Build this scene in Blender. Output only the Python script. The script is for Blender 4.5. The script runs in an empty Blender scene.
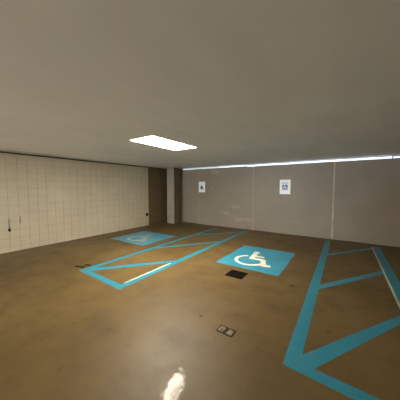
import bpy, bmesh, math, random
from mathutils import Vector, Matrix
random.seed(4)
C = bpy.context.scene.collection
PI = math.pi

# ------------------------------------------------------------------ materials
def mat(name):
    m = bpy.data.materials.new(name); m.use_nodes = True
    nt = m.node_tree; b = nt.nodes['Principled BSDF']
    return m, nt, b
def node(nt, t, **kw):
    n = nt.nodes.new(t)
    for k, v in kw.items():
        if k in n.inputs: n.inputs[k].default_value = v
        else: setattr(n, k, v)
    return n
def noise(nt, scale, detail=4, rough=.55, vec=None, stretch=None):
    tc = nt.nodes.new('ShaderNodeTexCoord'); out = tc.outputs['Object']
    if stretch:
        mp = node(nt, 'ShaderNodeMapping'); mp.inputs['Scale'].default_value = stretch
        nt.links.new(out, mp.inputs[0]); out = mp.outputs[0]
    n = node(nt, 'ShaderNodeTexNoise'); n.inputs['Scale'].default_value = scale
    n.inputs['Detail'].default_value = detail; n.inputs['Roughness'].default_value = rough
    nt.links.new(out, n.inputs['Vector']); return n.outputs['Fac']
def ramp(nt, fac, stops):
    r = nt.nodes.new('ShaderNodeValToRGB'); e = r.color_ramp.elements
    while len(e) < len(stops): e.new(.5)
    for el, (p, c) in zip(e, stops):
        el.position = p; el.color = (*c, 1) if len(c) == 3 else c
    nt.links.new(fac, r.inputs[0]); return r.outputs[0]
def mixc(nt, fac, a, b, mode='MIX'):
    m = nt.nodes.new('ShaderNodeMix'); m.data_type = 'RGBA'; m.blend_type = mode
    for s, v in ((m.inputs[0], fac), (m.inputs[6], a), (m.inputs[7], b)):
        if isinstance(v, (int, float)): s.default_value = v
        elif isinstance(v, tuple): s.default_value = (*v, 1)
        else: nt.links.new(v, s)
    return m.outputs[2]
def bump(nt, b, h, strength, dist):
    n = node(nt, 'ShaderNodeBump'); n.inputs['Strength'].default_value = strength
    n.inputs['Distance'].default_value = dist
    nt.links.new(h, n.inputs['Height']); nt.links.new(n.outputs[0], b.inputs['Normal'])
def math_(nt, op, a, b=0.0):
    m = nt.nodes.new('ShaderNodeMath'); m.operation = op
    for s, v in ((m.inputs[0], a), (m.inputs[1], b)):
        if isinstance(v, (int, float)): s.default_value = v
        else: nt.links.new(v, s)
    return m.outputs[0]

def plain(name, col, rough=.6, var=.12, scale=8, metal=0):
    m, nt, b = mat(name)
    f = noise(nt, scale)
    lo = tuple(c*(1-var) for c in col); hi = tuple(min(1, c*(1+var)) for c in col)
    nt.links.new(ramp(nt, f, [(.3, lo), (.7, hi)]), b.inputs['Base Color'])
    b.inputs['Roughness'].default_value = rough; b.inputs['Metallic'].default_value = metal
    return m
def emit(name, col, s):
    m, nt, b = mat(name)
    b.inputs['Base Color'].default_value = (.8, .8, .8, 1)
    b.inputs['Emission Color'].default_value = (*col, 1); b.inputs['Emission Strength'].default_value = s
    return m

def ellipse(nt, c, r, wob, soft=.5, ns=6):          # irregular patch of wear, staining or painted falloff
    tc = nt.nodes.new('ShaderNodeTexCoord'); mp = node(nt, 'ShaderNodeMapping'); mp.vector_type = 'TEXTURE'
    mp.inputs['Location'].default_value = c; mp.inputs['Scale'].default_value = r
    nt.links.new(tc.outputs['Object'], mp.inputs[0])
    ln = node(nt, 'ShaderNodeVectorMath', operation='LENGTH'); nt.links.new(mp.outputs[0], ln.inputs[0])
    d = math_(nt, 'ADD', ln.outputs['Value'], math_(nt, 'MULTIPLY', math_(nt, 'SUBTRACT', noise(nt, ns, 5, .65), .5), wob))
    return ramp(nt, d, [(max(0, .8-soft), (1,)*3), (.95, (0,)*3)])
def floor_mat():
    m, nt, b = mat('sealed_concrete')
    big = noise(nt, .55, 5, .6); mid = noise(nt, 2.6, 6, .65); fine = noise(nt, 38, 4, .6)
    c1 = ramp(nt, big, [(.32, (.086, .056, .020)), (.5, (.113, .076, .027)), (.68, (.138, .094, .036))])
    c2 = ramp(nt, mid, [(.28, (.72, .70, .66)), (.5, (.96, .96, .96)), (.75, (1.12, 1.1, 1.06))])
    c = mixc(nt, .8, c1, c2, 'MULTIPLY')
    spots = ramp(nt, noise(nt, 7.5, 3, .5), [(.26, (.45, .42, .38)), (.34, (1, 1, 1))])
    c = mixc(nt, .5, c, spots, 'MULTIPLY')
    for cc, rr, k in (((-.95, 2.3, 0), (.28, .16, 1), .4), ((-1.35, 1.6, 0), (.4, .2, 1), .3), ((-.72, 2.7, 0), (.14, .2, 1), .35), ((-2.3, 1.3, 0), (.5, .2, 1), .25), ((-.6, 3.5, 0), (.12, .1, 1), .4), ((-1.1, 5.9, 0), (.9, .3, 1), .3)):
        c = mixc(nt, math_(nt, 'MULTIPLY', ellipse(nt, cc, rr, 1.5), k), c, (.05, .032, .012))
    nt.links.new(c, b.inputs['Base Color'])
    r = ramp(nt, mid, [(.3, (.56,)*3), (.52, (.48,)*3), (.75, (.42,)*3)])
    # a small buffed, slightly wet patch in the traffic lane
    tc = nt.nodes.new('ShaderNodeTexCoord'); mp = node(nt, 'ShaderNodeMapping'); mp.vector_type = 'TEXTURE'
    mp.inputs['Location'].default_value = (-1.03, 1.15, 0); mp.inputs['Rotation'].default_value = (0, 0, .3)
    mp.inputs['Scale'].default_value = (.085, .23, 10)
    nt.links.new(tc.outputs['Object'], mp.inputs[0])
    ln = node(nt, 'ShaderNodeVectorMath', operation='LENGTH'); nt.links.new(mp.outputs[0], ln.inputs[0])
    dd = math_(nt, 'ADD', ln.outputs['Value'], math_(nt, 'MULTIPLY', math_(nt, 'SUBTRACT', noise(nt, 14, 6, .7), .5), 1.8))
    wet = ramp(nt, dd, [(.62, (1,)*3), (.88, (0,)*3)])
    r = mixc(nt, wet, r, (.25,)*3)
    nt.links.new(r, b.inputs['Roughness'])
    b.inputs['Specular IOR Level'].default_value = .28
    h = math_(nt, 'ADD', math_(nt, 'MULTIPLY', mid, 1.0), math_(nt, 'MULTIPLY', fine, .05))
    bump(nt, b, h, .5, .012)
    return m
def block_mat():
    m, nt, b = mat('cream_painted_block')
    tc = nt.nodes.new('ShaderNodeTexCoord'); sx = nt.nodes.new('ShaderNodeSeparateXYZ')
    nt.links.new(tc.outputs['Object'], sx.inputs[0])
    def line(coord, off, w):
        a = math_(nt, 'ADD', coord, off); a = math_(nt, 'DIVIDE', a, .2)
        f = math_(nt, 'FRACT', a); d = math_(nt, 'ABSOLUTE', math_(nt, 'SUBTRACT', f, .5))
        r = node(nt, 'ShaderNodeMapRange'); r.inputs['From Min'].default_value = .5-w
        r.inputs['From Max'].default_value = .5-w*.35
        nt.links.new(d, r.inputs['Value']); return r.outputs[0]
    v = line(sx.outputs['Y'], .0, .06); hz = line(sx.outputs['Z'], .07, .05)
    st = ramp(nt, noise(nt, 2.2, 4, .6), [(.3, (.25,)*3), (.7, (1,)*3)])
    g = math_(nt, 'MAXIMUM', math_(nt, 'MULTIPLY', v, 1.0), math_(nt, 'MULTIPLY', hz, .75))
    cap = math_(nt, 'LESS_THAN', sx.outputs['Z'], 2.26)
    g = math_(nt, 'MULTIPLY', g, cap)
    gs = math_(nt, 'MULTIPLY', g, st)
    base = ramp(nt, noise(nt, 1.3, 5, .6), [(.3, (.46, .42, .32)), (.7, (.56, .515, .40))])
    c = mixc(nt, math_(nt, 'MULTIPLY', gs, .5), base, (.2, .15, .08))
    nt.links.new(c, b.inputs['Base Color']); b.inputs['Roughness'].default_value = .5
    inv = math_(nt, 'SUBTRACT', 1.0, g)
    bump(nt, b, math_(nt, 'ADD', inv, math_(nt, 'MULTIPLY', noise(nt, 60), .1)), .4, .004)
    return m
def wall_mat():
    m, nt, b = mat('taupe_painted_concrete')
    base = ramp(nt, noise(nt, .7, 5, .6), [(.3, (.18, .158, .128)), (.7, (.225, .198, .16))])
    eff = ramp(nt, noise(nt, 1.9, 6, .7), [(.60, (0,)*3), (.74, (.5,)*3)])
    c = mixc(nt, eff, base, (.33, .30, .255))
    for cc, rr in (((-3.44, 7.42, .80), (.26, 1, .10)), ((-3.82, 7.42, .55), (.28, 1, .07)), ((-4.3, 7.42, 2.16), (.3, 1, .10)), ((-3.0, 7.42, .35), (.5, 1, .12))):
        c = mixc(nt, math_(nt, 'MULTIPLY', ellipse(nt, cc, rr, 1.6), .28), c, (.40, .37, .33))
    c = mixc(nt, math_(nt, 'MULTIPLY', ellipse(nt, (1.9, 7.42, .6), (1.9, 2, 1.6), .5, .2, 1.5), .45), c, (.15, .105, .06))   # browner right panel, with light falloff darkened into its colour
    nt.links.new(c, b.inputs['Base Color']); b.inputs['Roughness'].default_value = .5
    bump(nt, b, noise(nt, 30, 5), .25, .004)
    return m
def ceil_mat():
    m, nt, b = mat('painted_concrete_ceiling')
    big = noise(nt, .6, 5, .6)
    base = ramp(nt, big, [(.3, (.80, .79, .76)), (.7, (.88, .87, .84))])
    band = ramp(nt, noise(nt, .9, 4, .5, stretch=(3, .6, 1)), [(.3, (.93,)*3), (.7, (1,)*3)])
    c = mixc(nt, 1.0, base, band, 'MULTIPLY')
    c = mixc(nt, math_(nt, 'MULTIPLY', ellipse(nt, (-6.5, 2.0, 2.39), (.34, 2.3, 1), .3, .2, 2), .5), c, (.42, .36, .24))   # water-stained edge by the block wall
    nt.links.new(c, b.inputs['Base Color'])
    b.inputs['Roughness'].default_value = .55
    bump(nt, b, noise(nt, 3, 6, .6), .25, .01)
    return m
def paint(name, col, worn, amt=.62):
    m, nt, b = mat(name)
    f = noise(nt, 4.5, 8, .7)
    w = ramp(nt, f, [(amt, (0,)*3), (min(1, amt+.16), (.75,)*3)])
    v = ramp(nt, noise(nt, 1.4, 3), [(.3, tuple(c*.85 for c in col)), (.7, tuple(min(1, c*1.12) for c in col))])
    nt.links.new(mixc(nt, w, v, worn), b.inputs['Base Color'])
    b.inputs['Roughness'].default_value = .42
    bump(nt, b, noise(nt, 25, 4), .2, .003)
    return m

M = dict(
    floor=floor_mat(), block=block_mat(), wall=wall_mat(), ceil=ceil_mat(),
    brown=plain('unseen_wall_brown', (.13, .088, .045), .55, .15, 3),
    grey=plain('pale_grey_concrete', (.25, .24, .215), .5, .12, 4),
    seam=plain('pale_joint_filler', (.40, .33, .24), .6, .25, 6),
    seamdark=plain('faint_joint_filler', (.29, .245, .19), .6, .1, 6),
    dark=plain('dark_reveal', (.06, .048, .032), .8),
    blue=paint('blue_pad_paint', (.03, .25, .38), (.16, .26, .27)),
    blue_old=paint('worn_blue_pad_paint', (.05, .24, .36), (.18, .21, .19), .5),
    teal=paint('blue_line_paint', (.02, .185, .27), (.14, .2, .19), .60),
    cream=paint('old_cream_line_paint', (.36, .47, .42), (.10, .22, .24), .52),
    white=paint('white_marking_paint', (.82, .78, .66), (.4, .5, .5), .66),
    white_old=paint('worn_white_marking_paint', (.42, .42, .36), (.07, .24, .34), .46),
    iron=plain('dark_cast_iron', (.007, .004, .0025), .8, .4, 30),
    hole=plain('drain_pit', (.006, .005, .004), .9),
    steel=plain('scuffed_steel', (.17, .145, .10), .8, .6, 30),
    rim=plain('dark_rim', (.03, .021, .011), .6),
    sign=plain('white_sign_enamel', (.80, .87, .97), .35, .03),
    signblue=plain('sign_blue', (.05, .12, .42), .4, .05),
    signdark=plain('sign_navy', (.012, .02, .05), .4, .05),
    housing=plain('white_fixture_metal', (.75, .72, .66), .45, .04),
    lens=emit('warm_lit_lens', (1, .89, .72), 92),
    led=emit('cold_lit_strip', (.74, .84, 1), 1.2),
    led_dim=emit('dim_cold_lit_strip', (.6, .76, 1), .6),
    pipe=plain('grey_conduit', (.42, .44, .46), .35, .1, 12, .3),
    leaf=plain('dry_brown_leaf', (.07, .035, .012), .7, .3, 40),
    stone=plain('grey_grit', (.05, .04, .025), .8, .3, 40),
)

for k in ('hole', 'iron', 'steel', 'rim'): M[k].node_tree.nodes['Principled BSDF'].inputs['Specular IOR Level'].default_value = .08

# ------------------------------------------------------------------ mesh helpers (world coordinates in, parented mesh out)
class MB:
    def __init__(s): s.bm = bmesh.new()
    def box(s, x0, x1, y0, y1, z0, z1, bev=0):
        t = bmesh.new(); r = bmesh.ops.create_cube(t, size=1)
        bmesh.ops.scale(t, vec=(x1-x0, y1-y0, z1-z0), verts=t.verts)
        bmesh.ops.translate(t, vec=((x0+x1)/2, (y0+y1)/2, (z0+z1)/2), verts=t.verts)
        if bev: bmesh.ops.bevel(t, geom=t.edges[:], offset=bev, segments=2, affect='EDGES')
        s.add(t); return s
    def add(s, t):
        me = bpy.data.meshes.new('tmp'); t.to_mesh(me); t.free(); s.bm.from_mesh(me); bpy.data.meshes.remove(me)
    def prism(s, pts, z0, z1, xf=None):
        t = bmesh.new(); n = len(pts)
        a = [t.verts.new((x, y, z0)) for x, y in pts]; b = [t.verts.new((x, y, z1)) for x, y in pts]
        t.faces.new(b); t.faces.new(a[::-1])
        for i in range(n): t.faces.new((a[i], a[(i+1) % n], b[(i+1) % n], b[i]))
        if xf: t.transform(xf)
        bmesh.ops.recalc_face_normals(t, faces=t.faces)
        s.add(t); return s
    def stroke(s, p, q, w, z0, z1, xf=None):
        p, q = Vector(p), Vector(q); d = (q-p).normalized(); n = Vector((-d.y, d.x))*w/2
        return s.prism([tuple(p-n), tuple(q-n), tuple(q+n), tuple(p+n)], z0, z1, xf)
    def poly(s, pts, w, z0, z1, xf=None):          # mitred strip along a path
        P = [Vector(p) for p in pts]; L = []; Rr = []
        for i, p in enumerate(P):
            d1 = (P[i]-P[i-1]).normalized() if i else (P[1]-P[0]).normalized()
            d2 = (P[i+1]-P[i]).normalized() if i < len(P)-1 else d1
            n = Vector((-(d1+d2).y, (d1+d2).x)).normalized()
            k = w/2/max(.4, n.dot(Vector((-d1.y, d1.x))))
            L.append(tuple(p+n*k)); Rr.append(tuple(p-n*k))
        for i in range(len(P)-1):
            s.prism([Rr[i], Rr[i+1], L[i+1], L[i]], z0, z1, xf)
        bmesh.ops.remove_doubles(s.bm, verts=s.bm.verts, dist=1e-5)
        return s
    def disc(s, c, r, z0, z1, xf=None, n=24):
        return s.prism([(c[0]+r*math.cos(2*PI*i/n), c[1]+r*math.sin(2*PI*i/n)) for i in range(n)], z0, z1, xf)
    def tube(s, pts, r, n=12):
        t = bmesh.new(); rings = []
        P = [Vector(p) for p in pts]
        for i, p in enumerate(P):
            d = (P[min(i+1, len(P)-1)]-P[max(i-1, 0)]).normalized()
            u = d.cross(Vector((0, 0, 1)) if abs(d.z) < .9 else Vector((1, 0, 0))).normalized(); v = d.cross(u)
            rings.append([t.verts.new(p+r*(math.cos(2*PI*k/n)*u+math.sin(2*PI*k/n)*v)) for k in range(n)])
        for a, b in zip(rings, rings[1:]):
            for k in range(n): t.faces.new((a[k], a[(k+1) % n], b[(k+1) % n], b[k]))
        t.faces.new(rings[0][::-1]); t.faces.new(rings[-1])
        bmesh.ops.recalc_face_normals(t, faces=t.faces)
        s.add(t); return s
    def build(s, name, m, parent=None, origin=None):
        o0 = Vector(origin) if origin else (wl(parent) if parent else Vector((0, 0, 0)))
        me = bpy.data.meshes.new(name); bmesh.ops.translate(s.bm, vec=-o0, verts=s.bm.verts)
        s.bm.to_mesh(me); s.bm.free(); me.materials.append(m)
        o = bpy.data.objects.new(name, me); C.objects.link(o)
        if parent:
            o.parent = parent; o.location = o0-wl(parent)
        else: o.location = o0
        return o
def wl(o):
    v = Vector(o.location)
    while o.parent: o = o.parent; v += o.location
    return v
def tag(o, label=None, cat=None, group=None, kind=None):
    for k, v in (('label', label), ('category', cat), ('group', group), ('kind', kind)):
        if v: o[k] = v
    return o
def thing(name, loc, label, cat, group=None):
    o = bpy.data.objects.new(name, None); C.objects.link(o); o.location = loc; o.empty_display_size = .1
    return tag(o, label, cat, group)
def struct(o): o['kind'] = 'structure'; return o

# ------------------------------------------------------------------ setting
XL, YB, ZC = -6.6, 7.42, 2.39
XR, YF = 2.2, -7.0
struct(MB().box(XL-.3, XR+.2, YF, YB+.3, -.2, 0).build('floor', M['floor']))
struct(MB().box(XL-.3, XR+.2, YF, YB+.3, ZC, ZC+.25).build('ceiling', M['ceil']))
wlft = struct(MB().box(XL-.2, XL, YF, 5.98, 0, 2.352).build('wall_left', M['block']))
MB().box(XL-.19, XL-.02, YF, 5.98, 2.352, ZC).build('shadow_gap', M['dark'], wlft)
MB().box(XL, XL+.012, YF, 5.98, 2.30, 2.352, .003).build('cap_course', M['block'], wlft)
struct(MB().box(XL-.2, XL-.012, 5.98, YB, 0, ZC).build('wall_left', M['brown']))
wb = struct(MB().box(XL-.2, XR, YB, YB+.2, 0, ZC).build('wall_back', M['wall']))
for x, w, k in ((-5.09, .022, 'seamdark'), (-2.71, .04, 'seamdark'), (-.25, .035, 'seam')):
    MB().box(x-w/2, x+w/2, YB-.006, YB+.01, 0.0, 2.3, .002).build('wall_joint', M[k], wb)
struct(MB().box(XR, XR+.2, YF, YB+.2, 0, ZC).build('unseen_wall_right', M['brown']))  # unseen wall, set close and dark to shade the right side
struct(MB().box(-1.6, XR, YF, YF+.2, 0, ZC).build('unseen_wall_front', M['brown']))  # unseen part wall behind the camera, added to steer daylight leftwards

# column in the corner: pale front, brown side
col = thing('concrete_column', (-6.15, 7.0, 0), 'square pale grey concrete column with a brown side, standing in the far left corner', 'column')
MB().box(-6.37, -5.965, 6.83, 7.22, 0, ZC, .006).build('shaft', M['grey'], col)
MB().box(-5.965, -5.95, 6.832, 7.218, 0, ZC).build('side_panel', M['brown'], col)['label'] = 'brown painted side'

# ------------------------------------------------------------------ ceiling fixture
fx = (-3.16, -2.59, 2.46, 3.67)
lt = thing('ceiling_light', (-2.875, 3.065, ZC), 'lit warm white rectangular light panel on the ceiling', 'ceiling light')
x0, x1, y0, y1 = fx; t = .014
f = MB().box(x0-t, x0, y0-t, y1+t, ZC-.006, ZC).box(x1, x1+t, y0-t, y1+t, ZC-.006, ZC)
f.box(x0, x1, y0-t, y0, ZC-.006, ZC).box(x0, x1, y1, y1+t, ZC-.006, ZC)
f.build('frame', M['housing'], lt)
MB().box(x0, x1, y0, y1, ZC-.005, ZC, .001).build('diffuser', M['lens'], lt)

# small pale ceiling cover beyond the lamp
sd = thing('ceiling_cover', (-4.62, 6.15, ZC), 'small round blank cover on the ceiling between the lamp and the back wall', 'cover')

# ------------------------------------------------------------------ strip lights and conduit on the back wall
def strip(xa, xb, m, r, z, label):
    s = thing('strip_light', ((xa+xb)/2, YB-.03, z), label, 'strip light', 'cold strip lights along the back wall')
    MB().box(xa, xb, YB-.03, YB, z-.018, z+.018, .004).build('mounting_rail', M['housing'], s)
    n = 14; pts = []
    for i in range(n+1):
        pts.append((xa+(xb-xa)*i/n, YB-.03-r*.6, z+random.uniform(-.004, .004)))
    MB().tube(pts, r, 12).build('tube', m, s)
strip(-5.9, -4.15, M['led_dim'], .026, 2.345, 'dim end of the cold strip light, nearest the corner column')
strip(-4.12, -2.95, M['led'], .022, 2.345, 'cold strip light along the wall top, above and right of the left sign')
strip(-2.92, 1.0, M['led'], .026, 2.330, 'long bright cold strip light above the right wall sign')
strip(1.03, 2.15, M['led'], .022, 2.325, 'cold strip light running out of the right edge of the photo')
cd = MB()
cd.tube([(-2.9, YB-.03, 2.376), (-.5, YB-.03, 2.376), (2.17, YB-.03, 2.376)], .013)
tag(cd.build('conduit', M['pipe'], None, (-.5, YB-.03, 2.37)), 'grey conduit tucked against the ceiling above the bright strip light', 'conduit')

# ------------------------------------------------------------------ wheelchair symbol, 1 unit high, origin at its middle
def wheelchair(mb, xf, z0, z1, th=.105):
    mb.disc((-.1, .43), .075, z0, z1, xf)                                                 # head
    mb.poly([(-.1, .33), (-.06, -.02), (.19, -.02), (.30, -.33), (.43, -.30)], th, z0, z1, xf)  # back, seat, leg, foot
    mb.stroke((-.07, .17), (.16, .17), .075, z0, z1, xf)                                  # arm
    arc = []
    for i in range(23):
        a = math.radians(118+i*(347-118)/22); arc.append((-.05+.30*math.cos(a), -.16+.30*math.sin(a)))
    mb.poly(arc, .072, z0, z1, xf)                                                        # wheel

def pad(x0, x1, y0, y1, m1, m2, c, s, label, sx=1, rot=0):
    p = thing('accessible_parking_marking', ((x0+x1)/2, (y0+y1)/2, 0), label, 'floor marking', 'blue wheelchair pads on the floor')
    b = MB(); jit = lambda: random.uniform(-.012, .012)
    pts = []
    for (ax, ay), (bx, by) in (((x0, y0), (x1, y0)), ((x1, y0), (x1, y1)), ((x1, y1), (x0, y1)), ((x0, y1), (x0, y0))):
        for k in range(6): pts.append((ax+(bx-ax)*k/6+jit()*.6, ay+(by-ay)*k/6+jit()*.6))
    b.prism(pts, 0, .0015).build('blue_square', m1, p)
    w = MB(); wheelchair(w, Matrix.Translation((c[0], c[1], 0)) @ Matrix.Rotation(rot, 4, 'Z') @ Matrix.Diagonal((s*sx, s, 1, 1)), .0008, .0030)
    w.build('wheelchair_symbol', m2, p)
pad(-2.16, -.895, 3.77, 5.33, M['blue'], M['white'], (-1.565, 4.44), .98, 'bright blue painted square with a crisp white wheelchair symbol beside the floor drain')
pad(-5.83, -4.38, 3.74, 5.10, M['blue_old'], M['white_old'], (-5.13, 4.42), .98, 'faded blue painted square with a worn wheelchair symbol beside the cream block wall')

# ------------------------------------------------------------------ access aisles
def aisle(xl, xr, y0, y1, w, diags, near, skew, cream, label, cl=.04):
    a = thing('access_aisle_marking', ((xl+xr)/2, (y0+y1)/2, 0), label, 'floor marking', 'blue striped access aisles')
    MB().box(xl-w/2, xl+w/2, y0, y1, 0, .0018).build('side_line', M['teal'], a)
    MB().box(xr-w/2, xr+w/2, y0-skew, y1, 0, .0018).build('side_line', M['teal'], a)
    MB().prism([(xl-w/2+.001, y0), (xr+w/2-.001, y0-skew), (xr+w/2-.001, y0-skew+.115), (xl-w/2+.001, y0+.115)], 0, .0021).build('end_line', M['teal'], a)
    MB().prism(near, 0, .0013).build('diagonal_line', M['teal'], a)
    for ya, yb, yw in diags:
        p = Vector((xl, ya)); q = Vector((xr, yb)); h = yw/2
        MB().prism([(xl, ya-h), (xr, yb-h), (xr, yb+h), (xl, ya+h)], 0, .0015).build('diagonal_line', M['teal'], a)
    for cx, ca, cb in cream:
        MB().box(cx-cl/2, cx+cl/2, ca, cb, 0, .0024).build('old_line_edge', M['cream'], a)['label'] = 'cream remnant of an older line'
aisle(-4.0, -2.84, 1.94, 7.1, .135, [(3.72, 5.35, .18), (5.45, 6.98, .18)],
      [(-4.04, 2.0), (-3.9, 1.98), (-2.84, 3.31), (-2.84, 3.48), (-4.0, 2.12)], .03, [(-2.895, 2.1, 3.2)],
      'blue hatched access aisle between the two wheelchair squares', .045)
aisle(-.333, .745, 1.875, 7.1, .127, [(3.62, 5.16, .19), (5.55, 7.0, .17)],
      [(-.34, 1.93), (-.17, 1.96), (.745, 3.47), (.745, 3.62), (-.28, 2.07)], .07, [(.655, 3.2, 7.0)],
      'blue hatched access aisle at the right edge, right of the bright wheelchair square', .03)

# ------------------------------------------------------------------ wall signs
def sign(cx, w, z0, z1, m, label, style):
    s = thing('wall_sign', (cx, YB-.004, (z0+z1)/2), label, 'sign', 'accessible parking signs on the back wall')
    MB().box(cx-w/2, cx+w/2, YB-.012, YB-.002, z0, z1, .003).build('sign_plate', M['sign'], s)
    zc = (z0+z1)/2
    R = Matrix.Translation((cx, YB-.012, zc)) @ Matrix.Rotation(PI/2, 4, 'X')
    if style == 'square':
        b = MB(); b.prism([(-.085, -.10), (.085, -.10), (.085, .075), (-.085, .075)], 0, .002, R); b.build('blue_square', m, s)
        k = MB(); wheelchair(k, R @ Matrix.Translation((0, -.012, 0)) @ Matrix.Diagonal((.14, .14, 1, 1)), .002, .0035); k.build('wheelchair_symbol', M['sign'], s)
        h = MB(); h.prism([(-.12, .115), (.10, .115), (.10, .138), (-.12, .138)], 0, .002, R); h.build('header_line', m, s)
    else:
        k = MB(); wheelchair(k, R @ Matrix.Diagonal((.19, .2, 1, 1)), 0, .002, .16)
        k.disc((0, -.02), .055, 0, .0018, R); k.build('dark_symbol', m, s)
sign(-4.93, .32, 1.35, 1.79, M['signdark'], 'white wall sign with a dark symbol, the left one nearer the corner column', 'figure')
sign(-1.62, .34, 1.33, 1.81, M['signblue'], 'white wall sign with a blue square and header line, above the bright wheelchair square', 'square')

# ------------------------------------------------------------------ floor drain, floor box
d = thing('floor_drain', (-1.54, 3.43, 0), 'dark square floor drain grate beside the bright blue wheelchair square', 'drain')
dx0, dx1, dy0, dy1 = -1.70, -1.38, 3.28, 3.58
r = MB()
r.box(dx0, dx1, dy0, dy0+.025, 0, .006).box(dx0, dx1, dy1-.025, dy1, 0, .006).box(dx0, dx0+.025, dy0+.025, dy1-.025, 0, .006).box(dx1-.025, dx1, dy0+.025, dy1-.025, 0, .006)
r.build('frame', M['iron'], d)
MB().box(dx0+.025, dx1-.025, dy0+.025, dy1-.025, 0, .0012).build('pit', M['hole'], d)
g = MB()
for i in range(9):
    x = dx0+.045+i*.0288; g.box(x-.0045, x+.0045, dy0+.025, dy1-.025, .001, .005)
g.box(dx0+.025, dx1-.025, 3.42, 3.44, .001, .0045)
g.build('grate', M['iron'], d)

b = thing('floor_box', (-1.005, 1.985, 0), 'small dark rimmed metal floor box with two scuffed plates, in the open floor', 'floor box')
bx0, bx1, by0, by1 = -1.10, -.91, 1.925, 2.045
r = MB(); r.box(bx0, bx1, by0, by1, 0, .004, .0015); r.build('rim', M['rim'], b)
for cx in (-1.055, -.955):
    q = MB()
    q.prism([(cx-.033, by0+.02), (cx+.028, by0+.016), (cx+.033, by1-.024), (cx-.025, by1-.018)], .003, .0065)
    q.build('cover_plate', M['steel'], b)

def blob(name, m, c, rx, ry, h, label, cat, rot=0):
    s = MB(); n = 14; t = bmesh.new()
    top = t.verts.new((0, 0, h)); ring1 = []; ring2 = []
    for i in range(n):
        a = 2*PI*i/n; k = random.uniform(.65, 1.15)
        ring1.append(t.verts.new((rx*k*math.cos(a), ry*k*math.sin(a), 0)))
        ring2.append(t.verts.new((rx*k*.6*math.cos(a), ry*k*.6*math.sin(a), h*random.uniform(.6, 1))))
    for i in range(n):
        j = (i+1) % n
        t.faces.new((ring1[i], ring1[j], ring2[j], ring2[i])); t.faces.new((ring2[i], ring2[j], top))
    t.faces.new(ring1[::-1])
    t.transform(Matrix.Translation((*c, 0)) @ Matrix.Rotation(rot, 4, 'Z')); s.add(t)
    return tag(s.build(name, m, None, (*c, 0)), label, cat)
blob('dry_leaf', M['leaf'], (-.63, 3.52), .045, .03, .012, 'small dark dry leaf on the floor between the drain and the right access aisle', 'leaf', .6)
blob('gravel_chip', M['stone'], (-1.38, 1.93+.12), .026, .016, .008, 'tiny dark chip on the open floor left of the metal floor box', 'debris', .3)
w = thing('floor_bracket', (-4.22, 2.10, 0), 'small dark metal bracket by the near left corner of the left blue aisle', 'bracket')
MB().prism([(-4.34, 2.02), (-4.31, 1.99), (-4.12, 2.07), (-4.15, 2.10)], 0, .008).build('bar', M['iron'], w)
MB().prism([(-4.27, 2.17), (-4.24, 2.14), (-4.10, 2.19), (-4.13, 2.22)], 0, .008).build('bar', M['iron'], w)

# ------------------------------------------------------------------ fittings on the cream wall
h = thing('wall_hook', (XL, 1.6, .53), 'small dark rusty hook low on the cream block wall near the left edge', 'hook')
MB().box(XL, XL+.008, 1.578, 1.622, .50, .57, .002).build('back_plate', M['iron'], h)
MB().tube([(XL+.008, 1.6, .55), (XL+.04, 1.6, .545), (XL+.05, 1.6, .52), (XL+.045, 1.6, .50)], .008).build('hook_arm', M['iron'], h)
MB().box(XL-.001, XL+.0012, 1.593, 1.607, .57, .80).build('wall_crack', M['rim'], wlft)
MB().box(XL-.001, XL+.0012, 1.806, 1.818, .66, .84).build('wall_crack', M['rim'], wlft)
v = thing('outlet_box', (XL, 5.88, .45), 'small dark outlet box at the far end of the cream wall', 'outlet')
MB().box(XL, XL+.035, 5.83, 5.93, .40, .51, .006).build('box_body', M['rim'], v)
MB().box(XL+.035, XL+.04, 5.845, 5.915, .415, .495, .002).build('face_plate', M['iron'], v)

# round ceiling cover
MB().disc((-4.62, 6.15), .055, ZC-.014, ZC).build('cover_disc', M['housing'], sd)

# ------------------------------------------------------------------ world, camera
wd = bpy.data.worlds.new('garage_air'); bpy.context.scene.world = wd; wd.use_nodes = True
wd.node_tree.nodes['Background'].inputs[0].default_value = (1, .955, .87, 1)
wd.node_tree.nodes['Background'].inputs[1].default_value = 18

f_ = 212.0; pitch = math.atan(12.5/f_); yaw = math.radians(34.14)
cam = bpy.data.cameras.new('camera'); cam.sensor_width = 36; cam.lens = 36*f_/400; cam.clip_start = .02
co = bpy.data.objects.new('camera', cam); C.objects.link(co)
co.location = (0, 0, 1.55); co.rotation_euler = (PI/2-pitch, 0, yaw)
sc = bpy.context.scene; sc.camera = co
vs = sc.view_settings; vs.view_transform = 'Standard'; vs.look = 'None'; vs.gamma = 1; vs.use_curve_mapping = False
vs.exposure = 0
